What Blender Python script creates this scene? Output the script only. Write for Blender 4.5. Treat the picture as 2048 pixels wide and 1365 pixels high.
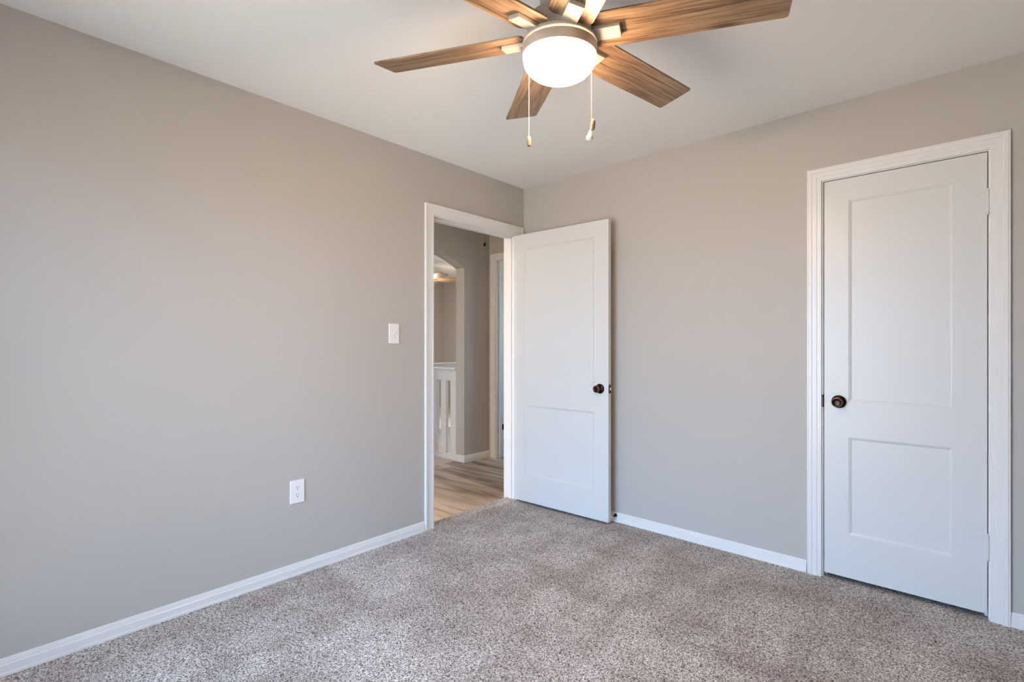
import bpy, bmesh, math, random
import numpy as np
from mathutils import Vector, Matrix

random.seed(7)
for o in list(bpy.data.objects):
    bpy.data.objects.remove(o, do_unlink=True)
SC = bpy.context.scene
COL = SC.collection
PI = math.pi

# ------------------------------------------------------------------ camera
cam = bpy.data.cameras.new('camera')
cam.sensor_fit = 'HORIZONTAL'
cam.sensor_width = 36.0
cam.lens = 1004.41 / 2048 * 36.0
cam.shift_y = (691.36 - 682.5) / 2048
cam.clip_start = 0.02
CAM = bpy.data.objects.new('camera', cam)
CAM.location = (2.5955, -3.0221, 1.1996)
CAM.rotation_euler = (PI / 2, 0.0, math.radians(132.0 - 90.0))
COL.objects.link(CAM)
SC.camera = CAM

# ------------------------------------------------------------------ exposure
SC.view_settings.view_transform = 'Standard'
SC.view_settings.look = 'None'
SC.view_settings.exposure = 1.43
SC.view_settings.gamma = 1.0
SC.view_settings.use_curve_mapping = False
SC.cycles.max_bounces = 14
SC.cycles.diffuse_bounces = 8
SC.cycles.sample_clamp_indirect = 6.0

# ------------------------------------------------------------------ daylight
SKY = 7.2           # strength of the overcast sky
LAMP = 48.0         # strength of the glass bowl of the fan light
LAMP_COL = (1.0, 0.66, 0.39)
W = bpy.data.worlds.new('overcast_sky')
SC.world = W
W.use_nodes = True
nt = W.node_tree
nt.nodes.clear()
wo = nt.nodes.new('ShaderNodeOutputWorld')
wb = nt.nodes.new('ShaderNodeBackground')
wr = nt.nodes.new('ShaderNodeValToRGB')
wt = nt.nodes.new('ShaderNodeTexCoord')
ws = nt.nodes.new('ShaderNodeSeparateXYZ')
wm = nt.nodes.new('ShaderNodeMath'); wm.operation = 'MULTIPLY_ADD'
wm.inputs[1].default_value = 0.5; wm.inputs[2].default_value = 0.5
nt.links.new(wt.outputs['Generated'], ws.inputs[0])
nt.links.new(ws.outputs['Z'], wm.inputs[0])
nt.links.new(wm.outputs[0], wr.inputs[0])
nt.links.new(wr.outputs[0], wb.inputs[0])
nt.links.new(wb.outputs[0], wo.inputs[0])
e = wr.color_ramp.elements
e[0].position = 0.47; e[0].color = (0.46, 0.455, 0.42, 1)
e[1].position = 0.53; e[1].color = (0.41, 0.67, 1.0, 1)
wb.inputs[1].default_value = SKY


def portal(name, loc, rot, sx, sy):
    L = bpy.data.lights.new(name, 'AREA')
    L.shape = 'RECTANGLE'; L.size = sx; L.size_y = sy
    L.cycles.is_portal = True
    o = bpy.data.objects.new(name, L)
    o.location = loc; o.rotation_euler = rot
    COL.objects.link(o)


# window openings: wall, centre, size (see the room shell below)
WIN = {
    1: dict(x0=0.36, x1=1.86, z0=0.06, z1=2.05),     # behind the camera, in the wall y = YB
}
H = 2.44
XR, YB = 3.35, -3.75
portal('window_light', ((WIN[1]['x0'] + WIN[1]['x1']) / 2, YB - 0.14, 1.055), (PI / 2, 0, PI), 1.50, 1.99)

# ================================================================== materials
MATS = {}


def nodes_of(m):
    m.use_nodes = True
    t = m.node_tree
    return t, t.nodes, t.links, t.nodes['Principled BSDF']


def basic(name, col, rough=0.5, metal=0.0, spec=0.5):
    m = bpy.data.materials.new(name)
    t, n, l, b = nodes_of(m)
    b.inputs['Base Color'].default_value = (*col, 1)
    b.inputs['Roughness'].default_value = rough
    b.inputs['Metallic'].default_value = metal
    b.inputs['Specular IOR Level'].default_value = spec
    return m


def bumpy(name, col, rough, scale, strength, dist=0.001, detail=2.0, var=0.0, spec=0.3):
    """painted surface with a fine texture"""
    m = basic(name, col, rough, 0, spec)
    t, n, l, b = nodes_of(m)
    tc = n.new('ShaderNodeTexCoord')
    nz = n.new('ShaderNodeTexNoise')
    nz.inputs['Scale'].default_value = scale
    nz.inputs['Detail'].default_value = detail
    bp = n.new('ShaderNodeBump')
    bp.inputs['Strength'].default_value = strength
    bp.inputs['Distance'].default_value = dist
    l.new(tc.outputs['Object'], nz.inputs['Vector'])
    l.new(nz.outputs[0], bp.inputs['Height'])
    l.new(bp.outputs[0], b.inputs['Normal'])
    if var:
        n2 = n.new('ShaderNodeTexNoise'); n2.inputs['Scale'].default_value = 2.2
        n2.inputs['Detail'].default_value = 3
        r = n.new('ShaderNodeValToRGB')
        r.color_ramp.elements[0].color = tuple(c * (1 - var) for c in col) + (1,)
        r.color_ramp.elements[1].color = tuple(c * (1 + var) for c in col) + (1,)
        l.new(tc.outputs['Object'], n2.inputs['Vector'])
        l.new(n2.outputs[0], r.inputs[0])
        l.new(r.outputs[0], b.inputs['Base Color'])
    return m


def ramp(n, stops):
    r = n.new('ShaderNodeValToRGB')
    el = r.color_ramp.elements
    el[0].position, el[0].color = stops[0][0], (*stops[0][1], 1)
    el[1].position, el[1].color = stops[-1][0], (*stops[-1][1], 1)
    for p, c in stops[1:-1]:
        q = el.new(p); q.color = (*c, 1)
    return r


def carpet_mat():
    m = bpy.data.materials.new('carpet_pile')
    t, n, l, b = nodes_of(m)
    b.inputs['Roughness'].default_value = 0.95
    b.inputs['Specular IOR Level'].default_value = 0.1
    tc = n.new('ShaderNodeTexCoord')
    # twisted yarn ends: elongated cells, wandering in direction
    warp = n.new('ShaderNodeTexNoise'); warp.inputs['Scale'].default_value = 60; warp.inputs['Detail'].default_value = 2
    l.new(tc.outputs['Object'], warp.inputs['Vector'])
    mixv = n.new('ShaderNodeMix'); mixv.data_type = 'VECTOR'; mixv.inputs['Factor'].default_value = 0.02
    l.new(tc.outputs['Object'], mixv.inputs[4]); l.new(warp.outputs['Color'], mixv.inputs[5])
    yarn = n.new('ShaderNodeTexNoise'); yarn.inputs['Scale'].default_value = 170
    yarn.inputs['Detail'].default_value = 2.5; yarn.inputs['Roughness'].default_value = 0.6
    l.new(mixv.outputs[1], yarn.inputs['Vector'])
    hue = n.new('ShaderNodeTexNoise'); hue.inputs['Scale'].default_value = 95
    hue.inputs['Detail'].default_value = 1
    l.new(tc.outputs['Object'], hue.inputs['Vector'])
    cr = ramp(n, [(0.30, (0.055, 0.044, 0.040)), (0.41, (0.24, 0.205, 0.19)),
                  (0.50, (0.55, 0.505, 0.48)), (0.64, (0.98, 0.95, 0.93))])
    l.new(yarn.outputs[0], cr.inputs[0])
    # pile lying in different directions after vacuuming: overlapping strokes
    mp = n.new('ShaderNodeMapping'); mp.inputs['Rotation'].default_value = (0, 0, 0.75)
    mp.inputs['Scale'].default_value = (1.0, 2.3, 1.0)
    l.new(tc.outputs['Object'], mp.inputs['Vector'])
    lay = n.new('ShaderNodeTexNoise'); lay.inputs['Scale'].default_value = 1.5
    lay.inputs['Detail'].default_value = 5; lay.inputs['Roughness'].default_value = 0.55
    lay.inputs['Distortion'].default_value = 0.5
    l.new(mp.outputs[0], lay.inputs['Vector'])
    mp2 = n.new('ShaderNodeMapping'); mp2.inputs['Rotation'].default_value = (0, 0, -0.5)
    mp2.inputs['Scale'].default_value = (3.4, 1.3, 1.0)
    l.new(tc.outputs['Object'], mp2.inputs['Vector'])
    lay2 = n.new('ShaderNodeTexNoise'); lay2.inputs['Scale'].default_value = 1.6
    lay2.inputs['Detail'].default_value = 4
    l.new(mp2.outputs[0], lay2.inputs['Vector'])
    av = n.new('ShaderNodeMath'); av.operation = 'ADD'
    l.new(lay.outputs[0], av.inputs[0]); l.new(lay2.outputs[0], av.inputs[1])
    hf = n.new('ShaderNodeMath'); hf.operation = 'MULTIPLY'; hf.inputs[1].default_value = 0.5
    l.new(av.outputs[0], hf.inputs[0])
    lr = ramp(n, [(0.40, (0.66, 0.63, 0.61)), (0.50, (0.79, 0.775, 0.77)), (0.58, (0.93, 0.93, 0.93))])
    l.new(hf.outputs[0], lr.inputs[0])
    mul = n.new('ShaderNodeMix'); mul.data_type = 'RGBA'; mul.blend_type = 'MULTIPLY'
    mul.inputs['Factor'].default_value = 1
    l.new(cr.outputs[0], mul.inputs[6]); l.new(lr.outputs[0], mul.inputs[7])
    l.new(mul.outputs[2], b.inputs['Base Color'])
    bp = n.new('ShaderNodeBump'); bp.inputs['Strength'].default_value = 0.9
    bp.inputs['Distance'].default_value = 0.006
    l.new(yarn.outputs[0], bp.inputs['Height'])
    l.new(bp.outputs[0], b.inputs['Normal'])
    return m


def plank_mat():
    """vinyl planks running along x"""
    m = bpy.data.materials.new('wood_planks')
    t, n, l, b = nodes_of(m)
    b.inputs['Roughness'].default_value = 0.42
    tc = n.new('ShaderNodeTexCoord')
    br = n.new('ShaderNodeTexBrick')
    br.offset = 0.37; br.inputs['Scale'].default_value = 1
    br.inputs['Brick Width'].default_value = 1.2
    br.inputs['Row Height'].default_value = 0.15
    br.inputs['Mortar Size'].default_value = 0.0012
    br.inputs['Color1'].default_value = (0.0, 0.0, 0.0, 1)
    br.inputs['Color2'].default_value = (1, 1, 1, 1)
    br.inputs['Mortar'].default_value = (0.5, 0.5, 0.5, 1)
    l.new(tc.outputs['Object'], br.inputs['Vector'])
    mp = n.new('ShaderNodeMapping'); mp.inputs['Scale'].default_value = (0.9, 8.5, 1)
    l.new(tc.outputs['Object'], mp.inputs['Vector'])
    g = n.new('ShaderNodeTexNoise'); g.inputs['Scale'].default_value = 1.4
    g.inputs['Detail'].default_value = 6; g.inputs['Distortion'].default_value = 0.5
    l.new(mp.outputs[0], g.inputs['Vector'])
    add = n.new('ShaderNodeMath'); add.operation = 'MULTIPLY_ADD'
    add.inputs[1].default_value = 0.22
    l.new(br.outputs['Color'], add.inputs[0]); l.new(g.outputs[0], add.inputs[2])
    cr = ramp(n, [(0.38, (0.085, 0.058, 0.040)), (0.52, (0.19, 0.140, 0.100)),
                  (0.64, (0.34, 0.265, 0.20)), (0.84, (0.50, 0.41, 0.325))])
    l.new(add.outputs[0], cr.inputs[0])
    l.new(cr.outputs[0], b.inputs['Base Color'])
    bp = n.new('ShaderNodeBump'); bp.inputs['Strength'].default_value = 0.15
    bp.inputs['Distance'].default_value = 0.001
    l.new(g.outputs[0], bp.inputs['Height']); l.new(bp.outputs[0], b.inputs['Normal'])
    return m


def blade_mat():
    """oak-look laminate, grain along the blade (local x), one knot here and there"""
    m = bpy.data.materials.new('oak_blade')
    t, n, l, b = nodes_of(m)
    b.inputs['Roughness'].default_value = 0.42
    tc = n.new('ShaderNodeTexCoord')
    oi = n.new('ShaderNodeObjectInfo')
    off = n.new('ShaderNodeVectorMath'); off.operation = 'MULTIPLY_ADD'
    l.new(oi.outputs['Random'], off.inputs[0]); off.inputs[1].default_value = (7.3, 3.1, 5.7)
    l.new(tc.outputs['Object'], off.inputs[2])
    # bend the grain with a slow noise so that it arches like flat-sawn oak
    slow = n.new('ShaderNodeTexNoise'); slow.inputs['Scale'].default_value = 3.0
    slow.inputs['Detail'].default_value = 1
    l.new(off.outputs[0], slow.inputs['Vector'])
    sub = n.new('ShaderNodeVectorMath'); sub.operation = 'MULTIPLY_ADD'
    sub.inputs[1].default_value = (0.0, 0.05, 0.0)
    l.new(slow.outputs['Color'], sub.inputs[0]); l.new(off.outputs[0], sub.inputs[2])
    mp = n.new('ShaderNodeMapping'); mp.inputs['Scale'].default_value = (5, 120, 5)
    l.new(sub.outputs[0], mp.inputs['Vector'])
    g = n.new('ShaderNodeTexNoise'); g.inputs['Scale'].default_value = 1.0
    g.inputs['Detail'].default_value = 5; g.inputs['Roughness'].default_value = 0.55
    l.new(mp.outputs[0], g.inputs['Vector'])
    mp2 = n.new('ShaderNodeMapping'); mp2.inputs['Scale'].default_value = (1.6, 34, 1.6)
    l.new(sub.outputs[0], mp2.inputs['Vector'])
    g2 = n.new('ShaderNodeTexNoise'); g2.inputs['Scale'].default_value = 1.0
    l.new(mp2.outputs[0], g2.inputs['Vector'])
    mx = n.new('ShaderNodeMath'); mx.operation = 'MULTIPLY_ADD'; mx.inputs[1].default_value = 0.55
    l.new(g2.outputs[0], mx.inputs[0]); l.new(g.outputs[0], mx.inputs[2])
    cr = ramp(n, [(0.58, (0.075, 0.040, 0.020)), (0.70, (0.185, 0.110, 0.059)),
                  (0.80, (0.27, 0.172, 0.098)), (0.97, (0.36, 0.245, 0.15))])
    l.new(mx.outputs[0], cr.inputs[0])
    # knots
    mk = n.new('ShaderNodeMapping'); mk.inputs['Scale'].default_value = (3.2, 7.5, 3.2)
    l.new(off.outputs[0], mk.inputs['Vector'])
    vo = n.new('ShaderNodeTexVoronoi'); vo.inputs['Scale'].default_value = 1.0
    l.new(mk.outputs[0], vo.inputs['Vector'])
    kr = ramp(n, [(0.0, (0.25, 0.2, 0.18)), (0.09, (0.45, 0.40, 0.37)), (0.20, (1, 1, 1))])
    l.new(vo.outputs['Distance'], kr.inputs[0])
    mul = n.new('ShaderNodeMix'); mul.data_type = 'RGBA'; mul.blend_type = 'MULTIPLY'
    mul.inputs['Factor'].default_value = 1
    l.new(cr.outputs[0], mul.inputs[6]); l.new(kr.outputs[0], mul.inputs[7])
    l.new(mul.outputs[2], b.inputs['Base Color'])
    return m


def glow(name, col, strength):
    m = bpy.data.materials.new(name)
    t, n, l, b = nodes_of(m)
    b.inputs['Base Color'].default_value = (0.9, 0.88, 0.84, 1)
    b.inputs['Roughness'].default_value = 0.3
    b.inputs['Emission Color'].default_value = (*col, 1)
    b.inputs['Emission Strength'].default_value = strength
    return m


def glass_mat():
    m = bpy.data.materials.new('window_glass')
    m.use_nodes = True
    t = m.node_tree; n = t.nodes; l = t.links
    n.remove(n['Principled BSDF'])
    tr = n.new('ShaderNodeBsdfTransparent'); gl = n.new('ShaderNodeBsdfGlossy')
    gl.inputs['Roughness'].default_value = 0.02
    fr = n.new('ShaderNodeFresnel'); fr.inputs[0].default_value = 1.45
    mx = n.new('ShaderNodeMixShader')
    l.new(fr.outputs[0], mx.inputs[0]); l.new(tr.outputs[0], mx.inputs[1]); l.new(gl.outputs[0], mx.inputs[2])
    l.new(mx.outputs[0], n['Material Output'].inputs[0])
    return m


WALL_C = (0.49, 0.460, 0.430)
M_WALL = bumpy('greige_wall_paint', WALL_C, 0.55, 260, 0.35, 0.0012, 2.0, 0.012)
M_CEIL = bumpy('ceiling_paint', (0.86, 0.845, 0.82), 0.9, 220, 0.3, 0.0012, 3.0, 0.01)
M_TRIM = bumpy('white_trim_paint', (0.76, 0.755, 0.75), 0.32, 60, 0.05, 0.0006, 2.0, 0.0, 0.5)
M_DOOR = bumpy('white_door_paint', (0.67, 0.67, 0.668), 0.35, 90, 0.06, 0.0006, 2.0, 0.0, 0.5)
M_CARPET = carpet_mat()
M_PLANK = plank_mat()
M_BLADE = blade_mat()
M_LANDING = bumpy('landing_carpet', (0.58, 0.52, 0.46), 0.95, 200, 0.6, 0.004, 2.0, 0.04, 0.1)
M_NICKEL = basic('satin_nickel', (0.45, 0.41, 0.365), 0.42, 0.2)
M_BRONZE = basic('oil_rubbed_bronze', (0.022, 0.012, 0.010), 0.22, 0.7)
M_COPPER = basic('worn_copper_edge', (0.42, 0.20, 0.10), 0.3, 0.9)
M_STEEL = basic('brass_latch', (0.78, 0.66, 0.50), 0.25, 0.9)
M_CHAIN = basic('brass_chain', (0.55, 0.42, 0.26), 0.35, 0.7)
M_PLASTIC = basic('white_plastic', (0.82, 0.82, 0.82), 0.3)
M_SLOT = basic('dark_slot', (0.02, 0.02, 0.02), 0.6)
M_PORCELAIN = basic('white_porcelain', (0.86, 0.84, 0.80), 0.15)
M_FOB = basic('carved_wood_fob', (0.22, 0.16, 0.11), 0.5)
M_BOWL = glow('opal_glass_bowl', LAMP_COL, LAMP)
M_GAP_GLOW = glow('gap_glow', LAMP_COL, 9.0)  # glow put in for lamp light leaking above the fitter
M_GLASS = glass_mat()
M_DARK = basic('closet_paint', (0.35, 0.33, 0.31), 0.8)


# ================================================================== helpers
def tag(o, label=None, cat=None, group=None, kind=None):
    if label: o['label'] = label
    if cat: o['category'] = cat
    if group: o['group'] = group
    if kind: o['kind'] = kind
    return o


def obj(name, bm, mat, parent=None, loc=(0, 0, 0), rot=(0, 0, 0), smooth=False, bevel=0.0, seg=2):
    bmesh.ops.recalc_face_normals(bm, faces=bm.faces)
    me = bpy.data.meshes.new(name)
    bm.to_mesh(me); bm.free()
    if smooth:
        me.polygons.foreach_set('use_smooth', [True] * len(me.polygons))
    me.materials.append(mat)
    o = bpy.data.objects.new(name, me)
    o.location = loc; o.rotation_euler = rot
    COL.objects.link(o)
    if parent: o.parent = parent
    if bevel:
        md = o.modifiers.new('bevel', 'BEVEL'); md.width = bevel; md.segments = seg
        md.limit_method = 'ANGLE'; md.angle_limit = math.radians(50)
    if smooth:
        md = o.modifiers.new('split', 'EDGE_SPLIT'); md.split_angle = math.radians(38)
    return o


def empty(name, loc=(0, 0, 0), rot=(0, 0, 0)):
    o = bpy.data.objects.new(name, None)
    o.location = loc; o.rotation_euler = rot
    o.empty_display_size = 0.1
    COL.objects.link(o)
    return o


def box(bm, x0, x1, y0, y1, z0, z1):
    v = [bm.verts.new(p) for p in ((x0, y0, z0), (x1, y0, z0), (x1, y1, z0), (x0, y1, z0),
                                   (x0, y0, z1), (x1, y0, z1), (x1, y1, z1), (x0, y1, z1))]
    for f in ((0, 3, 2, 1), (4, 5, 6, 7), (0, 1, 5, 4), (1, 2, 6, 5), (2, 3, 7, 6), (3, 0, 4, 7)):
        bm.faces.new([v[i] for i in f])
    return bm


def B(x0, x1, y0, y1, z0, z1):
    return box(bmesh.new(), x0, x1, y0, y1, z0, z1)


def lathe(bm, prof, n=48, mat=None):
    """prof: list of (radius, z) turned about z; mat: optional Matrix"""
    rings = []
    for r, z in prof:
        if r < 1e-6:
            rings.append([bm.verts.new((0, 0, z))])
        else:
            rings.append([bm.verts.new((r * math.cos(2 * PI * i / n), r * math.sin(2 * PI * i / n), z)) for i in range(n)])
    for a, b in zip(rings, rings[1:]):
        for i in range(n):
            j = (i + 1) % n
            if len(a) == 1 and len(b) == 1: continue
            if len(a) == 1: bm.faces.new((a[0], b[i], b[j]))
            elif len(b) == 1: bm.faces.new((a[i], a[j], b[0]))
            else: bm.faces.new((a[i], a[j], b[j], b[i]))
    if mat is not None:
        vs = [v for r in rings for v in r]
        bmesh.ops.transform(bm, matrix=mat, verts=vs)
    return bm


def prism(bm, pts, fn, d0, d1):
    """extrude the closed outline pts (u,v) from depth d0 to d1; fn(u,v,d)->xyz"""
    a = [bm.verts.new(fn(u, v, d0)) for u, v in pts]
    b = [bm.verts.new(fn(u, v, d1)) for u, v in pts]
    bm.faces.new(a); bm.faces.new(list(reversed(b)))
    n = len(pts)
    for i in range(n):
        j = (i + 1) % n
        bm.faces.new((a[i], a[j], b[j], b[i]))
    return bm


def sweep(bm, path, prof, fn):
    """mitred moulding: path = open polyline (u,v) with the inside on its right hand,
    prof = (offset outward, depth) points, fn(u,v,d)->xyz"""
    n = len(path)
    rings = []
    for i, P in enumerate(path):
        P = Vector(P)
        ds = []
        if i > 0: ds.append((P - Vector(path[i - 1])).normalized())
        if i < n - 1: ds.append((Vector(path[i + 1]) - P).normalized())
        ns = [Vector((-d.y, d.x)) for d in ds]
        if len(ns) == 2:
            m = (ns[0] + ns[1]); m = m / (1 + ns[0].dot(ns[1]))
        else:
            m = ns[0]
        rings.append([bm.verts.new(fn(P.x + m.x * o, P.y + m.y * o, d)) for o, d in prof])
    k = len(prof)
    for a, b in zip(rings, rings[1:]):
        for i in range(k):
            j = (i + 1) % k
            bm.faces.new((a[i], a[j], b[j], b[i]))
    bm.faces.new(rings[0]); bm.faces.new(list(reversed(rings[-1])))
    return bm


def tube(bm, pts, r, n=8):
    rings = []
    pts = [Vector(p) for p in pts]
    for i, P in enumerate(pts):
        d = (pts[min(i + 1, len(pts) - 1)] - pts[max(i - 1, 0)]).normalized()
        a = d.orthogonal().normalized(); b = d.cross(a)
        rings.append([bm.verts.new(P + a * r * math.cos(2 * PI * k / n) + b * r * math.sin(2 * PI * k / n)) for k in range(n)])
    for a, b in zip(rings, rings[1:]):
        # match rings by nearest start vertex
        s = min(range(n), key=lambda q: (a[0].co - b[q].co).length)
        for k in range(n):
            j = (k + 1) % n
            bm.faces.new((a[k], a[j], b[(j + s) % n], b[(k + s) % n]))
    bm.faces.new(rings[0]); bm.faces.new(list(reversed(rings[-1])))
    return bm


def ball(bm, c, r, sub=1):
    bmesh.ops.create_icosphere(bm, subdivisions=sub, radius=r, matrix=Matrix.Translation(c))


def structure(o, label, cat):
    return tag(o, label, cat, kind='structure')


# ================================================================== room shell
WT = 0.12
# floor of the bedroom: carpet with the tongue that runs into the doorway
JL, JR, JH = -0.913, -0.095, 2.050            # entry door jamb faces and head
bm = bmesh.new()
prism(bm, [(0.0, YB), (XR, YB), (XR, 0.0), (2.674, 0.0), (2.674, 0.70), (2.051, 0.70), (2.051, 0.0), (0.0, 0.0), (0.0, JR), (-0.095, JR), (-0.083, JL), (0.0, JL)],
      lambda u, v, d: (u, v, d), -0.06, 0.0)
structure(obj('floor', bm, M_CARPET), 'brown and grey flecked frieze carpet covering the bedroom floor', 'carpet')
# closet door recess in the right wall
CL, CR, CH = 2.051, 2.674, 2.050
# left wall with the entry doorway
bm = bmesh.new()
prism(bm, [(YB - WT, -0.06), (JL - 0.018, -0.06), (JL - 0.018, JH + 0.018), (JR + 0.018, JH + 0.018), (JR + 0.018, -0.06),
           (0.0, -0.06), (0.0, H), (YB - WT, H)], lambda u, v, d: (d, u, v), -WT, 0.0)
structure(obj('wall_left', bm, M_WALL), 'greige painted wall with the open doorway, light switch and outlet', 'wall')
bm = bmesh.new()
prism(bm, [(-WT, -0.06), (CL - 0.018, -0.06), (CL - 0.018, CH + 0.018), (CR + 0.018, CH + 0.018), (CR + 0.018, -0.06),
           (XR + WT, -0.06), (XR + WT, H), (-WT, H)], lambda u, v, d: (u, d, v), 0.0, WT)
structure(obj('wall_right', bm, M_WALL), 'greige painted wall with the closed closet door', 'wall')


def wall_with_window(name, a0, a1, w0, w1, z0, z1, fn, d0, d1):
    bm = bmesh.new()
    for q in (((a0, -0.06), (w0, -0.06), (w0, H), (a0, H)), ((w1, -0.06), (a1, -0.06), (a1, H), (w1, H)),
              ((w0, -0.06), (w1, -0.06), (w1, z0), (w0, z0)), ((w0, z1), (w1, z1), (w1, H), (w0, H))):
        prism(bm, q, fn, d0, d1)
    return obj(name, bm, M_WALL)


def window(name, w0, w1, z0, z1, fn, label):
    """sash window: fn(along, depth, up) -> xyz; depth 0 = room face, positive = outwards"""
    r = bpy.data.objects.new(name, None); COL.objects.link(r)
    structure(r, label, 'window')

    def bars(parts):
        bm = bmesh.new()
        for a, b, c, d, d0, d1 in parts:
            prism(bm, ((a, c), (b, c), (b, d), (a, d)), lambda u, v, q: fn(u, q, v), d0, d1)
        return bm
    t = 0.04
    zm = (z0 + z1) / 2
    obj('window_frame', bars([(w0, w0 + t, z0, z1, 0.03, 0.10), (w1 - t, w1, z0, z1, 0.03, 0.10),
                              (w0 + t, w1 - t, z0, z0 + t, 0.03, 0.10), (w0 + t, w1 - t, z1 - t, z1, 0.03, 0.10)]), M_TRIM, r)
    obj('meeting_rail', bars([(w0 + t, w1 - t, zm - 0.02, zm + 0.02, 0.05, 0.09)]), M_TRIM, r)
    obj('window_sill', bars([(w0 - 0.04, w1 + 0.04, z0 - 0.025, z0, -0.05, 0.02)]), M_TRIM, r)
    obj('pane', bars([(w0 + t, w1 - t, z0 + t, zm - 0.02, 0.068, 0.072), (w0 + t, w1 - t, zm + 0.02, z1 - t, 0.068, 0.072)]), M_GLASS, r)
    bm = bmesh.new()
    sweep(bm, [(w0, z0), (w0, z1), (w1, z1), (w1, z0)], [(0, 0), (0, -0.014), (0.07, -0.018), (0.07, 0)],
          lambda u, v, d: fn(u, d, v))
    obj('window_casing', bm, M_TRIM, r)
    return r


w = WIN[1]
structure(wall_with_window('wall_back', -WT, XR + WT, w['x0'], w['x1'], w['z0'], w['z1'],
          lambda u, v, d: (u, YB - d, v), 0.0, WT), 'greige wall behind the camera with a window', 'wall')
window('window_1', w['x0'], w['x1'], w['z0'], w['z1'], lambda a, d, u: (a, YB - d, u), 'white sash window in the wall behind the camera')
structure(obj('wall_east', B(XR, XR + WT, YB, 0.0, -0.06, H), M_WALL), 'greige wall beyond the closet side of the bedroom', 'wall')
# ceiling over the bedroom
structure(obj('ceiling', B(-WT, XR + WT, YB - WT, WT, H, H + 0.1), M_CEIL), 'smooth off-white bedroom ceiling', 'ceiling')
# dark closet box behind the closet door
bm = bmesh.new()
box(bm, 1.70, 3.20, 0.70, 0.75, -0.06, H)
box(bm, 1.65, 1.70, WT, 0.75, -0.06, H)
box(bm, 3.20, 3.25, WT, 0.75, -0.06, H)
box(bm, 1.65, 3.25, WT, 0.75, H, H + 0.05)
box(bm, 1.65, 3.25, WT, 0.75, -0.11, -0.06)
structure(obj('wall_closet', bm, M_DARK), 'inside of the closet behind the closed door', 'wall')

# ------------------------------------------------------------------ baseboards
BASE = [(0, 0), (0.0, 0.0145), (0.010, 0.0145), (0.013, 0.0125), (0.040, 0.0125), (0.043, 0.0100),
        (0.052, 0.0095), (0.054, 0.0072), (0.0600, 0.0068), (0.0625, 0.004), (0.0625, 0)]


def baseboard(name, p0, p1, nrm, label, z=0.0, scale=1.0):
    """straight run from p0 to p1 (xy) on a wall whose room-side normal is nrm"""
    bm = bmesh.new()
    a = [bm.verts.new((p0[0] + nrm[0] * d, p0[1] + nrm[1] * d, z - 0.004 + h * scale + (0.004 if h else 0))) for h, d in BASE]
    b = [bm.verts.new((p1[0] + nrm[0] * d, p1[1] + nrm[1] * d, z - 0.004 + h * scale + (0.004 if h else 0))) for h, d in BASE]
    k = len(a)
    bm.faces.new(a); bm.faces.new(list(reversed(b)))
    for i in range(k):
        j = (i + 1) % k
        bm.faces.new((a[i], a[j], b[j], b[i]))
    return structure(obj(name, bm, M_TRIM), label, 'baseboard')


baseboard('baseboard_left', (0, YB), (0, -0.993), (1, 0), 'white ribbed baseboard along the wall with the outlet')
baseboard('baseboard_right', (0.0, 0), (1.976, 0), (0, -1), 'white ribbed baseboard between the open door and the closet door')
baseboard('baseboard_right_end', (2.743, 0), (XR, 0), (0, -1), 'short white baseboard at the right of the closet door')
baseboard('baseboard_back', (0, YB), (XR, YB), (0, 1), 'white baseboard behind the camera')
baseboard('baseboard_east', (XR, YB), (XR, 0), (-1, 0), 'white baseboard along the closet side wall')

# ------------------------------------------------------------------ entry door casing, jamb
FLAT = [(0, 0), (0, 0.0125), (0.004, 0.0145), (0.012, 0.0145), (0.016, 0.013), (0.052, 0.0145), (0.055, 0.0185), (0.0685, 0.0195), (0.0685, 0)]
FLUTE = [(0, 0), (0, 0.011), (0.003, 0.0125), (0.019, 0.013), (0.0215, 0.0150), (0.041, 0.0155), (0.0440, 0.0180), (0.0570, 0.0185),
         (0.0600, 0.0165), (0.0645, 0.0165), (0.0645, 0)]


def casing(name, a0, a1, top, fn, prof, label, z=-0.004):
    bm = bmesh.new()
    sweep(bm, [(a0, z), (a0, top), (a1, top), (a1, z)], prof, fn)
    return structure(obj(name, bm, M_TRIM), label, 'door trim')


trim1 = casing('trim_1', JL - 0.005, JR + 0.005, JH + 0.005, lambda u, v, d: (d, u, v), FLAT,
               'white casing around the open doorway to the hall')
# jamb boards + stops
bm = bmesh.new()
box(bm, -WT - 0.002, 0.0, JL - 0.018, JL, -0.02, JH)
box(bm, -WT - 0.002, 0.0, JR, JR + 0.018, -0.02, JH)
box(bm, -WT - 0.002, 0.0, JL - 0.018, JR + 0.018, JH, JH + 0.018)
obj('jamb', bm, M_TRIM, trim1, bevel=0.0015)
bm = bmesh.new()
box(bm, -0.080, -0.040, JL, JL + 0.011, -0.02, JH - 0.011)
box(bm, -0.080, -0.040, JR - 0.011, JR, -0.02, JH - 0.011)
box(bm, -0.080, -0.040, JL, JR, JH - 0.011, JH)
obj('stop', bm, M_TRIM, trim1, bevel=0.002)
bm = bmesh.new()
sweep(bm, [(JL - 0.005, -0.01), (JL - 0.005, JH + 0.005), (JR + 0.005, JH + 0.005), (JR + 0.005, -0.01)], FLAT, lambda u, v, d: (-WT - d, u, v))
obj('hall_casing', bm, M_TRIM, trim1)

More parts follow.
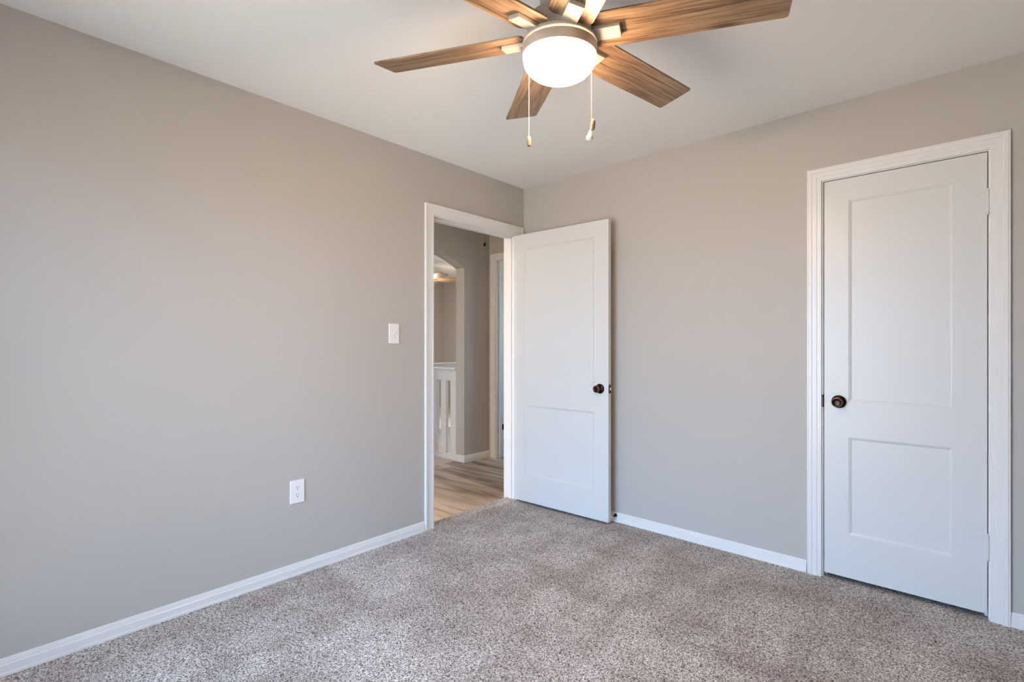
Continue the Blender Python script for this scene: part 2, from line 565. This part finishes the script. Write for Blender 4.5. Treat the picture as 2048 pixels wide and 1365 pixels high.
# ------------------------------------------------------------------ closet casing, jamb
trim2 = casing('trim_2', CL - 0.006, CR + 0.004, CH + 0.004, lambda u, v, d: (u, -d, v), FLUTE,
               'white fluted casing around the closet door')
bm = bmesh.new()
box(bm, CL - 0.018, CL, 0.0, WT, -0.02, CH)
box(bm, CR, CR + 0.018, 0.0, WT, -0.02, CH)
box(bm, CL - 0.018, CR + 0.018, 0.0, WT, CH, CH + 0.018)
obj('jamb', bm, M_TRIM, trim2, bevel=0.001)
bm = bmesh.new()
box(bm, CL, CL + 0.011, 0.040, 0.075, -0.02, CH - 0.011)
box(bm, CR - 0.011, CR, 0.040, 0.075, -0.02, CH - 0.011)
box(bm, CL, CR, 0.040, 0.075, CH - 0.011, CH)
obj('stop', bm, M_TRIM, trim2)
# dark strike plate with its curled lip on the closet jamb
bm = bmesh.new()
box(bm, CL - 0.0005, CL + 0.0012, -0.002, 0.030, 0.877, 0.947)
lip = [(-0.002, 0.882), (-0.002, 0.942), (-0.0125, 0.936), (-0.0125, 0.888)]
prism(bm, lip, lambda u, v, d: (CL + d, u, v), -0.0045, 0.0012)
tag(obj('strike_plate', bm, M_BRONZE, trim2), 'dark bronze strike plate')


# ------------------------------------------------------------------ doors
def panel_slab(w, h, t, panels, depth=0.008, sl=0.011):
    """door leaf in local coords: x 0..w along the leaf, y 0..t thickness, z 0..h; sunk panels on both faces"""
    xs = sorted({0, w} | {p[0] for p in panels} | {p[1] for p in panels})
    zs = sorted({0, h} | {p[2] for p in panels} | {p[3] for p in panels})
    bm = bmesh.new()
    for y, s in ((0.0, 1), (t, -1)):
        for i in range(len(xs) - 1):
            for j in range(len(zs) - 1):
                x0, x1, z0, z1 = xs[i], xs[i + 1], zs[j], zs[j + 1]
                if any(abs(p[0] - x0) < 1e-6 and abs(p[1] - x1) < 1e-6 and abs(p[2] - z0) < 1e-6 and abs(p[3] - z1) < 1e-6 for p in panels):
                    lv = [(0, 0), (0.0012, 0.0022), (sl * 0.45, 0.0028), (sl * 0.9, depth * 0.78), (sl, depth)]
                    rings = []
                    for o, dd in lv:
                        rings.append([bm.verts.new((a, y + s * dd, b)) for a, b in
                                      ((x0 + o, z0 + o), (x1 - o, z0 + o), (x1 - o, z1 - o), (x0 + o, z1 - o))])
                    for ra, rb in zip(rings, rings[1:]):
                        for k in range(4):
                            bm.faces.new((ra[k], ra[(k + 1) % 4], rb[(k + 1) % 4], rb[k]))
                    bm.faces.new(rings[-1])
                else:
                    bm.faces.new([bm.verts.new(c) for c in ((x0, y, z0), (x1, y, z0), (x1, y, z1), (x0, y, z1))])
    for q in (((0, 0, 0), (w, 0, 0), (w, t, 0), (0, t, 0)), ((0, 0, h), (w, 0, h), (w, t, h), (0, t, h)),
              ((0, 0, 0), (0, t, 0), (0, t, h), (0, 0, h)), ((w, 0, 0), (w, t, 0), (w, t, h), (w, 0, h))):
        bm.faces.new([bm.verts.new(c) for c in q])
    bmesh.ops.remove_doubles(bm, verts=bm.verts, dist=1e-5)
    return bm


ROSE = [(0, 0.0), (0.0325, 0.0), (0.0330, 0.003), (0.0300, 0.0075), (0.0215, 0.0105), (0.0155, 0.012), (0.0125, 0.018), (0.0120, 0.027),
        (0.0150, 0.032)]
KNOB = [(0.0150, 0.032), (0.0205, 0.036), (0.0240, 0.042), (0.0252, 0.048), (0.0245, 0.053), (0.0228, 0.0555)]
KRING = [(0.0228, 0.0555), (0.0222, 0.0570), (0.0205, 0.0578)]
KFACE = [(0.0205, 0.0578), (0.0150, 0.0560), (0.0080, 0.0552), (0.0, 0.0550)]


def knob(parent, mat):
    """door knob turned about its axis; mat maps local z (out of the door) to the door's coords"""
    k = obj('door_knob', lathe(bmesh.new(), ROSE[:-1] + KNOB, 40, mat), M_BRONZE, parent, smooth=True)
    tag(k, 'dark oil-rubbed bronze round door knob')
    obj('knob_face', lathe(bmesh.new(), KFACE, 40, mat), M_BRONZE, k, smooth=True)
    tag(obj('knob_ring', lathe(bmesh.new(), KRING, 40, mat), M_COPPER, k, smooth=True), 'worn copper ring')
    return k


# entry door, swung open against the stop: hinge at the corner of the jamb
HX, HY = 0.014, -0.1315
FX, FY = 0.836, -0.1090
ang = math.atan2(FY - HY, FX - HX)
DW, DH = math.hypot(FX - HX, FY - HY), 2.026
PX = (0.110, 0.710)
d1 = obj('door_1', panel_slab(DW, DH, 0.035, [(PX[0], PX[1], 0.905, 1.921), (PX[0], PX[1], 0.205, 0.729)]), M_DOOR,
         None, (HX, HY, 0.018), (0, 0, ang), bevel=0.002)
structure(d1, 'white two-panel door standing open against the wall', 'door')
RX = Matrix.Rotation(PI / 2, 4, 'X')          # z -> -y
KZ = 0.890
knob(d1, Matrix.Translation((DW - 0.064, 0.0, KZ)) @ RX)
knob(d1, Matrix.Translation((DW - 0.064, 0.035, KZ)) @ Matrix.Rotation(-PI / 2, 4, 'X'))
lp = obj('latch_plate', B(DW - 0.0005, DW + 0.0012, 0.005, 0.030, KZ - 0.029, KZ + 0.029), M_BRONZE, d1)
tag(lp, 'dark latch plate on the door edge')
bm = bmesh.new()
prism(bm, [(0.011, 0.0), (0.024, 0.0), (0.024, 0.004), (0.011, 0.012)], lambda u, v, d: (DW + 0.0012 + v, u, d), KZ - 0.009, KZ + 0.009)
tag(obj('latch_bolt', bm, M_STEEL, lp, bevel=0.001), 'shiny brass latch bolt')
for hz in (0.28, 1.02, 1.76):
    bm = bmesh.new()
    lathe(bm, [(0, -0.05), (0.0055, -0.05), (0.0055, 0.05), (0, 0.05)], 12, Matrix.Translation((-0.003, 0.041, hz)))
    box(bm, -0.0015, 0.0, 0.006, 0.041, hz - 0.045, hz + 0.045)
    obj('hinge', bm, M_TRIM, d1)

# closet door, shut: face just behind the wall plane
CW, CHH = 2.6705 - 2.0555, 2.021
CX, CY0, CZ = 2.0555, 0.0, 0.0245
d2 = obj('door_2', panel_slab(CW, CHH, 0.035, [(0.1065, 0.5000, 0.891, 1.911), (0.1065, 0.5000, 0.219, 0.710)]), M_DOOR,
         None, (CX, CY0, CZ), (0, 0, 0), bevel=0.0015)
structure(d2, 'white two-panel closet door, shut, with a dark knob', 'door')
knob(d2, Matrix.Translation((0.0645, 0.0, 0.888)) @ RX)
for z0, z1 in ((1.770, 1.887), (0.258, 0.378)):
    hz = (z0 + z1) / 2 - CZ
    bm = bmesh.new()
    hh = (z1 - z0) / 2
    prof = [(0, -hh), (0.0035, -hh + 0.001), (0.0058, -hh + 0.005), (0.0042, -hh + 0.010), (0.0058, -hh + 0.012)]
    for k in (-0.55, 0.25):
        prof += [(0.0058, hh * k), (0.0050, hh * k + 0.001), (0.0058, hh * k + 0.002)]
    prof += [(0.0058, hh - 0.012), (0.0042, hh - 0.010), (0.0058, hh - 0.005), (0.0035, hh - 0.001), (0, hh)]
    lathe(bm, prof, 16, Matrix.Translation((CW + 0.002, -0.0075, hz)))
    hn = obj('hinge', bm, M_DOOR, d2, smooth=True)
    tag(hn, 'white painted hinge')
    bm = bmesh.new()
    box(bm, CW - 0.052, CW - 0.002, -0.0018, 0.0, hz - hh + 0.012, hz + hh - 0.012)
    for sx, sz in ((-0.018, 0.028), (-0.036, 0.0), (-0.018, -0.028)):
        lathe(bm, [(0.004, 0), (0.004, 0.0008), (0, 0.0010)], 10, Matrix.Translation((CW + sx, -0.0018, hz + sz)) @ RX)
    obj('hinge_leaf', bm, M_DOOR, hn)

# door stop on the baseboard behind the open door
ds = empty('door_stop', (0.834, -0.0125, 0.044))
tag(ds, 'dark bronze rigid door stop on the baseboard behind the open door', 'door stop')
obj('stop_base', lathe(bmesh.new(), [(0, 0), (0.0125, 0), (0.0125, 0.003), (0.0090, 0.010), (0.0045, 0.020), (0.0038, 0.026)], 20, RX), M_BRONZE, ds, smooth=True)
obj('stop_rod', lathe(bmesh.new(), [(0.0038, 0.026), (0.0038, 0.048), (0, 0.048)], 12, RX), M_BRONZE, ds, smooth=True)
tag(obj('rubber_tip', lathe(bmesh.new(), [(0, 0.0475), (0.0075, 0.0475), (0.0080, 0.053), (0.0060, 0.0565), (0, 0.057)], 16, RX), M_PLASTIC, ds, smooth=True), 'white rubber tip')

# ------------------------------------------------------------------ switch and outlet on the left wall
sw = empty('light_switch', (0.0, -1.222, 1.272))
tag(sw, 'white single toggle light switch on the wall beside the doorway', 'light switch')


def plate(parent, w, h, holes=()):
    bm = box(bmesh.new(), 0.0, 0.0055, -w / 2, w / 2, -h / 2, h / 2)
    return obj('cover_plate', bm, M_PLASTIC, parent, bevel=0.0025, seg=3)


plate(sw, 0.073, 0.121)
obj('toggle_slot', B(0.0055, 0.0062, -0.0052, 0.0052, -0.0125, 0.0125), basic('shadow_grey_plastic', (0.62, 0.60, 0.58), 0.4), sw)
bm = bmesh.new()
prism(bm, [(0.0062, -0.008), (0.0062, 0.006), (0.016, 0.011), (0.0175, 0.006)], lambda u, v, d: (u, d, v), -0.0035, 0.0035)
obj('toggle', bm, M_PLASTIC, sw, bevel=0.0008)
for z in (0.030, -0.030):
    bm = lathe(bmesh.new(), [(0.0032, 0), (0.0030, 0.0010), (0, 0.0014)], 12, Matrix.Translation((0.0055, 0, z)) @ Matrix.Rotation(PI / 2, 4, 'Y'))
    obj('screw', bm, M_PLASTIC, sw)

ou = empty('wall_outlet', (0.0, -1.8215, 0.4355))
tag(ou, 'white duplex electrical outlet low on the wall above the baseboard', 'outlet')
plate(ou, 0.076, 0.120)
for zc in (0.0195, -0.0195):
    bm = bmesh.new()
    pts = []
    for k in range(24):
        a = 2 * PI * k / 24
        pts.append((0.0172 * math.cos(a), max(-0.0125, min(0.0125, 0.0172 * math.sin(a)))))
    prism(bm, pts, lambda u, v, d: (d, u, v + zc), 0.0050, 0.0066)
    rc = obj('receptacle', bm, M_PLASTIC, ou)
    bm = bmesh.new()
    box(bm, 0.0064, 0.0069, -0.0072, -0.0052, zc - 0.001, zc + 0.0075)
    box(bm, 0.0064, 0.0069, 0.0052, 0.0070, zc, zc + 0.0070)
    lathe(bm, [(0.0026, 0), (0.0026, 0.0005), (0, 0.0005)], 12, Matrix.Translation((0.0064, 0.0, zc - 0.0072)) @ Matrix.Rotation(PI / 2, 4, 'Y'))
    tag(obj('slots', bm, M_SLOT, rc), 'dark plug slots')
obj('screw', lathe(bmesh.new(), [(0.003, 0), (0.0028, 0.0010), (0, 0.0013)], 12, Matrix.Translation((0.0055, 0, 0)) @ Matrix.Rotation(PI / 2, 4, 'Y')), M_PLASTIC, ou)

# ================================================================== ceiling fan
FC = Vector((1.6339, -1.7247, 2.1873))        # centre of the blade plane
FN = Vector((0.0547, -0.0238, 1.0)).normalized()
e1 = (Vector((1, 0, 0)) - FN * FN.x).normalized()
e2 = FN.cross(e1)
FR = Matrix((e1, e2, FN)).transposed()
DROP = 0.2445


def blade_bm(r0, r1, w, t, rc_tip, rc_root):
    pts = []
    for cx, cy, a0, rc in ((r1 - rc_tip, w / 2 - rc_tip, 0, rc_tip), (r0 + rc_root, w / 2 - rc_root, 90, rc_root),
                           (r0 + rc_root, -w / 2 + rc_root, 180, rc_root), (r1 - rc_tip, -w / 2 + rc_tip, 270, rc_tip)):
        for k in range(7):
            a = math.radians(a0 + 15 * k)
            pts.append((cx + rc * math.cos(a), cy + rc * math.sin(a)))
    return prism(bmesh.new(), pts, lambda u, v, d: (u, v, d), -t / 2, t / 2)


def make_fan(loc, R3, label, group, phase, pitch, rb, nb, lit, mats, detail=True):
    M_b, M_n, M_g = mats
    root = empty('ceiling_fan', loc)
    root.rotation_euler = R3.to_euler()
    tag(root, label, 'ceiling fan', group)
    z = -DROP
    obj('canopy', lathe(bmesh.new(), [(0, DROP - 0.2445), (0.078, 0.0), (0.078, -0.03), (0.070, -0.060), (0.066, z + 0.058), (0, z + 0.058)], 48), M_n, root, smooth=True)
    obj('motor_housing', lathe(bmesh.new(), [(0, z + 0.062), (0.088, z + 0.062), (0.0985, z + 0.056), (0.101, z + 0.045), (0.101, z + 0.006),
        (0.104, z - 0.004), (0.1155, z - 0.012), (0.1185, z - 0.018), (0.1185, z - 0.024), (0.108, z - 0.0262), (0, z - 0.0262)], 64), M_n, root, smooth=True)
    obj('light_fitter', lathe(bmesh.new(), [(0, z - 0.0295), (0.110, z - 0.0295), (0.1170, z - 0.0300), (0.1185, z - 0.0325), (0.1185, z - 0.0620),
        (0.1150, z - 0.0645), (0.1110, z - 0.0645), (0.1110, z - 0.040), (0, z - 0.040)], 64), M_n, root, smooth=True)
    obj('gap_glow_ring', lathe(bmesh.new(), [(0.1085, z - 0.0262), (0.1085, z - 0.0295)], 48), M_GAP_GLOW, root)  # emissive ring added to imitate light leaking through the gap
    prof = [(0.1105, z - 0.050), (0.1148, z - 0.062), (0.1162, z - 0.068)]
    for k in range(1, 13):
        a = PI / 2 * k / 12
        prof.append((0.1162 * math.cos(a) ** 0.75 if k < 12 else 0.0, z - 0.068 - 0.066 * math.sin(a)))
    bowl = obj('glass_bowl', lathe(bmesh.new(), prof, 64), M_g, root, smooth=True)
    tag(bowl, 'glowing opal glass bowl')
    # blades around the hub
    for k in range(nb):
        a = phase + 2 * PI / nb * k
        bl = obj('blade', blade_bm(0.106, rb, 0.142, 0.006, 0.010, 0.022), M_b, root, (0, 0, z))
        bl.rotation_euler = (Matrix.Rotation(a, 3, 'Z') @ Matrix.Rotation(pitch, 3, 'X')).to_euler()
        bl.modifiers.new('bevel', 'BEVEL').width = 0.001
        if detail:
            br = obj('blade_bracket', B(0.095, 0.193, -0.0245, 0.0245, -0.0165, -0.0032), M_n, bl, bevel=0.002)
            br.rotation_euler = (0, 0, 0)
    return root


fan = make_fan(FC + FN * DROP, FR, 'six-blade oak ceiling fan with lit opal bowl under the bedroom ceiling', None,
               math.radians(201.81), math.radians(-12.3), 0.66, 6, True, (M_BLADE, M_NICKEL, M_BOWL))
bpy.context.view_layer.update()
FI = (Matrix.Translation(FC + FN * DROP) @ FR.to_4x4()).inverted()


def hang(name, top, zbot, parent=None):
    """bead chain hanging plumb from top (world) to zbot, as a child of the fan"""
    bm = bmesh.new()
    zz = top[2]
    k = 0
    while zz > zbot:
        ball(bm, (top[0], top[1], zz), 0.0016, 1)
        zz -= 0.0043
    tube(bm, [(top[0], top[1], top[2]), (top[0], top[1], zbot)], 0.0005, 5)
    bmesh.ops.transform(bm, matrix=FI, verts=bm.verts)
    return obj(name, bm, M_CHAIN, parent or fan)


def fob(name, prof, pos, mat, parent, tilt=None):
    T = Matrix.Translation(pos)
    if tilt: T = T @ tilt
    return obj(name, lathe(bmesh.new(), prof, 20, FI @ T), mat, parent, smooth=True)


BARREL = [(0, 0.0), (0.0020, 0.0), (0.0055, -0.003), (0.0072, -0.010), (0.0076, -0.018), (0.0072, -0.026), (0.0062, -0.033), (0.0035, -0.035), (0, -0.035)]
DROPP = [(0, 0.0), (0.0022, -0.001), (0.0032, -0.005), (0.0062, -0.013), (0.0098, -0.022), (0.0112, -0.028), (0.0098, -0.033), (0.0050, -0.036), (0.0030, -0.0365), (0, -0.0365)]
camR = Vector((math.sin(math.radians(132)), -math.cos(math.radians(132)), 0))
camF = Vector((math.cos(math.radians(132)), math.sin(math.radians(132)), 0))


def at(px, py, depth):
    return CAM.location + camF * depth + camR * ((px - 1024) / 1004.41 * depth) + Vector((0, 0, (691.36 - py) / 1004.41 * depth))


# left chain hangs at the far side of the bowl, right chain at the near side
pL = at(1057.8, 70, 1.680)
cl = hang('pull_chain', at(1057.8, 112, 1.680), at(1057.8, 272, 1.680).z)
tag(cl, 'bead chain at the left of the bowl')
f = fob('fob', BARREL, at(1057.8, 272, 1.680), M_FOB, cl)
tag(f, 'carved wooden barrel fob')
cr_ = hang('pull_chain', at(1183.2, 74, 1.556), at(1183.2, 258, 1.556).z)
tag(cr_, 'bead chain at the right of the bowl')
f = fob('fob', BARREL, at(1186.8, 238, 1.575), M_FOB, cr_, Matrix.Rotation(math.radians(5), 4, camF))
tag(f, 'grey brown barrel fob')
f = fob('pendant', DROPP, at(1181.2, 258.5, 1.553), M_PORCELAIN, cr_, Matrix.Rotation(math.radians(6), 4, camF))
tag(f, 'white porcelain drop pendant')

# ================================================================== hall beyond the doorway
ZF = -0.010
AX0, AX1 = -1.235, -1.362          # arch wall faces
AY = 0.496                         # arch jamb nearest the corner
EY = 0.861                         # end wall
HS = -3.2                          # south end of the hall
structure(obj('floor_hall', B(-1.80, -0.02, HS, EY + 1.9, ZF - 0.06, ZF), M_PLANK), 'brown wood-look plank floor in the hall', 'floor')
bm = bmesh.new()
arch = []
for k in range(25):
    s = 1 - 2 * k / 24
    arch.append((AY - 0.596 + 0.596 * s, 2.0 + 0.152 * (1 - s * s)))
prism(bm, [(EY + 0.1, ZF - 0.06), (EY + 0.1, H), (HS, H), (HS, ZF - 0.06), (AY - 1.192, ZF - 0.06)] + list(reversed(arch)) + [(AY, ZF - 0.06)],
      lambda u, v, d: (d, u, v), AX1, AX0)
structure(obj('wall_hall_arch', bm, M_WALL), 'greige hall wall with an arched opening', 'wall')
# end wall with another doorway
E0, E1, EH = -1.126, -0.42, 2.105
bm = bmesh.new()
prism(bm, [(AX1, ZF - 0.06), (E0 - 0.018, ZF - 0.06), (E0 - 0.018, EH + 0.018), (E1 + 0.018, EH + 0.018), (E1 + 0.018, ZF - 0.06),
           (0.0, ZF - 0.06), (0.0, H), (AX1, H)], lambda u, v, d: (u, d, v), EY, EY + WT)
structure(obj('wall_hall_end', bm, M_WALL), 'greige end wall of the hall with a white doorway', 'wall')
trim3 = casing('trim_3', E0 - 0.005, E1 + 0.005, EH + 0.005, lambda u, v, d: (u, EY - d, v), FLAT,
               'white casing of the doorway at the end of the hall', ZF)
bm = bmesh.new()
box(bm, E0 - 0.018, E0, EY, EY + WT + 0.002, ZF, EH)
box(bm, E1, E1 + 0.018, EY, EY + WT + 0.002, ZF, EH)
box(bm, E0 - 0.018, E1 + 0.018, EY, EY + WT + 0.002, EH, EH + 0.018)
obj('jamb', bm, M_TRIM, trim3, bevel=0.001)
bm = bmesh.new()
box(bm, E0, E0 + 0.011, EY + 0.045, EY + 0.080, ZF, EH - 0.011)
box(bm, E1 - 0.011, E1, EY + 0.045, EY + 0.080, ZF, EH - 0.011)
box(bm, E0, E1, EY + 0.045, EY + 0.080, EH - 0.011, EH)
obj('stop', bm, M_TRIM, trim3)
tag(obj('strike_plate', B(E0, E0 + 0.0012, EY + 0.085, EY + 0.118, 0.285, 0.345), M_BRONZE, trim3), 'dark bronze strike plate')
baseboard('baseboard_hall_arch', (AX0, AY), (AX0, EY), (1, 0), 'white baseboard on the hall wall beside the arch', ZF, 1.15)
baseboard('baseboard_hall_return', (AX1, AY), (AX0 + 0.0145, AY), (0, -1), 'white baseboard on the arch return', ZF, 1.15)
structure(obj('wall_hall_south', B(AX1, -WT, HS - 0.1, HS, ZF - 0.06, H), M_WALL), 'greige wall at the far south end of the hall', 'wall')
structure(obj('wall_hall_east', B(-WT, 0.0, WT, EY, ZF - 0.06, H), M_WALL), 'greige wall of the hall behind the open bedroom door', 'wall')
structure(obj('ceiling_hall', B(AX1, -WT, HS - 0.1, EY + 0.06, H, H + 0.1), M_CEIL), 'white hall ceiling', 'ceiling')
# room behind the end wall
RY = 2.55
RW = dict(x0=-0.85, x1=-0.15, z0=0.7, z1=2.1)
structure(wall_with_window('wall_end_room', -1.362, 0.0, RW['x0'], RW['x1'], RW['z0'], RW['z1'], lambda u, v, d: (u, RY + d, v), 0.0, 0.1),
          'greige far wall of the room at the end of the hall', 'wall')
window('window_3', RW['x0'], RW['x1'], RW['z0'], RW['z1'], lambda a, d, u: (a, RY + d, u), 'white sash window in the room at the end of the hall')
portal('window_light', (-0.5, RY + 0.14, 1.4), (PI / 2, 0, 0), 0.7, 1.4)
structure(obj('wall_end_room_side', B(-1.362, -1.262, EY + WT, RY, ZF - 0.06, H), M_WALL), 'greige side wall of the end room', 'wall')
structure(obj('wall_end_room_far_side', B(-0.1, 0.0, EY + WT, RY, ZF - 0.06, H), M_WALL), 'greige other side wall of the end room', 'wall')
structure(obj('ceiling_end_room', B(-1.362, 0.0, EY + 0.06, RY + 0.1, H, H + 0.1), M_CEIL), 'white ceiling of the end room', 'ceiling')

# unseen fill light added to brighten the hall, left of the doorway
hl = empty('hall_fill_light', (-0.50, -2.75, H))
tag(hl, 'unseen dome fill light added to brighten the hall', 'added fill light')
obj('fill_base', lathe(bmesh.new(), [(0, 0), (0.13, 0), (0.135, -0.012), (0.125, -0.024), (0, -0.024)], 40), M_NICKEL, hl, smooth=True)
obj('fill_dome', lathe(bmesh.new(), [(0.118, -0.024)] + [(0.118 * math.cos(PI / 2 * k / 8), -0.024 - 0.055 * math.sin(PI / 2 * k / 8)) for k in range(1, 8)] + [(0, -0.079)], 40),
    glow('hall_fill_glow', (1.0, 0.87, 0.72), 160.0), hl, smooth=True)

# attic hatch pull cord
pc = at(969.5, 489, 4.70)
tag(obj('pull_cord', tube(bmesh.new(), [(pc.x, pc.y, H), (pc.x, pc.y, pc.z + 0.01)], 0.0012, 6), basic('cord', (0.25, 0.21, 0.17), 0.8)),
    'thin cord with a dark bead hanging from the hall ceiling', 'pull cord')
co = bpy.data.objects['pull_cord']
tag(obj('bead', lathe(bmesh.new(), [(0, 0.020), (0.006, 0.016), (0.0125, 0.0), (0.0125, -0.010), (0.008, -0.017), (0, -0.019)], 16,
        Matrix.Translation(pc) @ Matrix.Rotation(math.radians(18), 4, camF)), M_BRONZE, co, smooth=True), 'dark wooden bead')

# ------------------------------------------------------------------ landing and living room beyond the arch
LX, LY = -5.067, 3.474
LS = -3.2
structure(obj('floor_landing', B(LX, AX1, LS, LY, ZF - 0.06, ZF + 0.0005), M_LANDING), 'pale beige carpet beyond the arch', 'floor')
structure(obj('wall_living_west', B(LX - 0.1, LX, LS - 0.1, LY + 0.1, ZF - 0.06, H), M_WALL), 'greige far wall of the room beyond the arch', 'wall')
structure(obj('wall_living_east', B(AX1, AX1 + 0.1, RY + 0.1, LY + 0.1, ZF - 0.06, H), M_WALL), 'greige return wall beyond the arch', 'wall')
SW = dict(x0=-3.6, x1=-2.6, z0=0.9, z1=1.9)  # unseen window opening added to brighten the stair railings
structure(wall_with_window('wall_living_south', LX, AX1, SW['x0'], SW['x1'], SW['z0'], SW['z1'], lambda u, v, d: (u, LS - d, v), 0.0, 0.1),
          'greige south wall of the room beyond the arch', 'wall')
window('fill_window', SW['x0'], SW['x1'], SW['z0'], SW['z1'], lambda a, d, u: (a, LS - d, u), 'unseen window added in the south wall to light the stair railings')
portal('window_light', (-3.1, LS - 0.14, 1.4), (PI / 2, 0, PI), 1.0, 1.0)  # sky portal of the added south window
LW = dict(x0=-3.4, x1=-2.2, z0=0.35, z1=1.80)
structure(wall_with_window('wall_living_north', LX, AX1, LW['x0'], LW['x1'], LW['z0'], LW['z1'], lambda u, v, d: (u, LY + d, v), 0.0, 0.1),
          'greige window wall of the room beyond the arch', 'wall')
window('window_2', LW['x0'], LW['x1'], LW['z0'], LW['z1'], lambda a, d, u: (a, LY + d, u), 'wide white window behind the stair railings')
portal('window_light', ((LW['x0'] + LW['x1']) / 2, LY + 0.14, 1.075), (PI / 2, 0, 0), 1.2, 1.45)
structure(obj('ceiling_living', B(LX - 0.1, AX1, LS - 0.1, LY + 0.1, H, H + 0.1), M_CEIL), 'white ceiling of the room beyond the arch', 'ceiling')


# stair guards: near one runs along x from the arch, far one along y
def guard(name, label, p0, p1, th, top, board, base, pitch, bw, group, first=0.5):
    """p0,p1: ends on the floor (xy); top rail board, base board, square balusters"""
    r = empty(name, (p0[0], p0[1], ZF), (0, 0, math.atan2(p1[1] - p0[1], p1[0] - p0[0])))
    tag(r, label, 'stair railing', group)
    L = math.hypot(p1[0] - p0[0], p1[1] - p0[1])
    bm = box(bmesh.new(), 0, L, -th / 2 - 0.012, th / 2 + 0.012, top - 0.022 - ZF, top - ZF)
    obj('handrail', bm, M_TRIM, r, bevel=0.003)
    obj('top_board', B(0, L, -0.010, 0.010, top - board - ZF, top - 0.022 - ZF), M_TRIM, r)
    obj('base_board', B(0, L, -0.014, 0.014, 0.0, base), M_TRIM, r, bevel=0.002)
    x = pitch * first
    while x < L - bw:
        obj('baluster', B(x, x + bw, -th / 2, th / 2, base, top - board - ZF), M_TRIM, r)
        x += pitch
    return r


guard('stair_railing', 'white stair railing just beyond the arch, nearest the hall', (AX1 - 0.002, 0.515), (-3.0, 0.515), 0.034, 0.960, 0.135, 0.060, 0.158, 0.085,
      'white stair railings', 0.02)
guard('stair_railing', 'white stair railing behind the first one, farther from the hall', (-2.81, 0.70), (-2.81, 2.6), 0.034, 0.957, 0.135, 0.060, 0.158, 0.085,
      'white stair railings', 0.3)

# second fan in the room beyond the arch
f2c = at(851, 552.5, 7.5)
M_BOWL2 = glow('far_opal_bowl', (1.0, 0.80, 0.58), 75.0)
a2 = math.atan2(*(reversed((camR * 0.966 + camF * 0.26).xy)))
fan2 = make_fan(Vector((f2c.x, f2c.y, H)), Matrix.Identity(3), 'small-looking oak ceiling fan seen through the arch', None,
                a2, math.radians(-12), 0.64, 5, True, (M_BLADE, M_NICKEL, M_BOWL2), False)
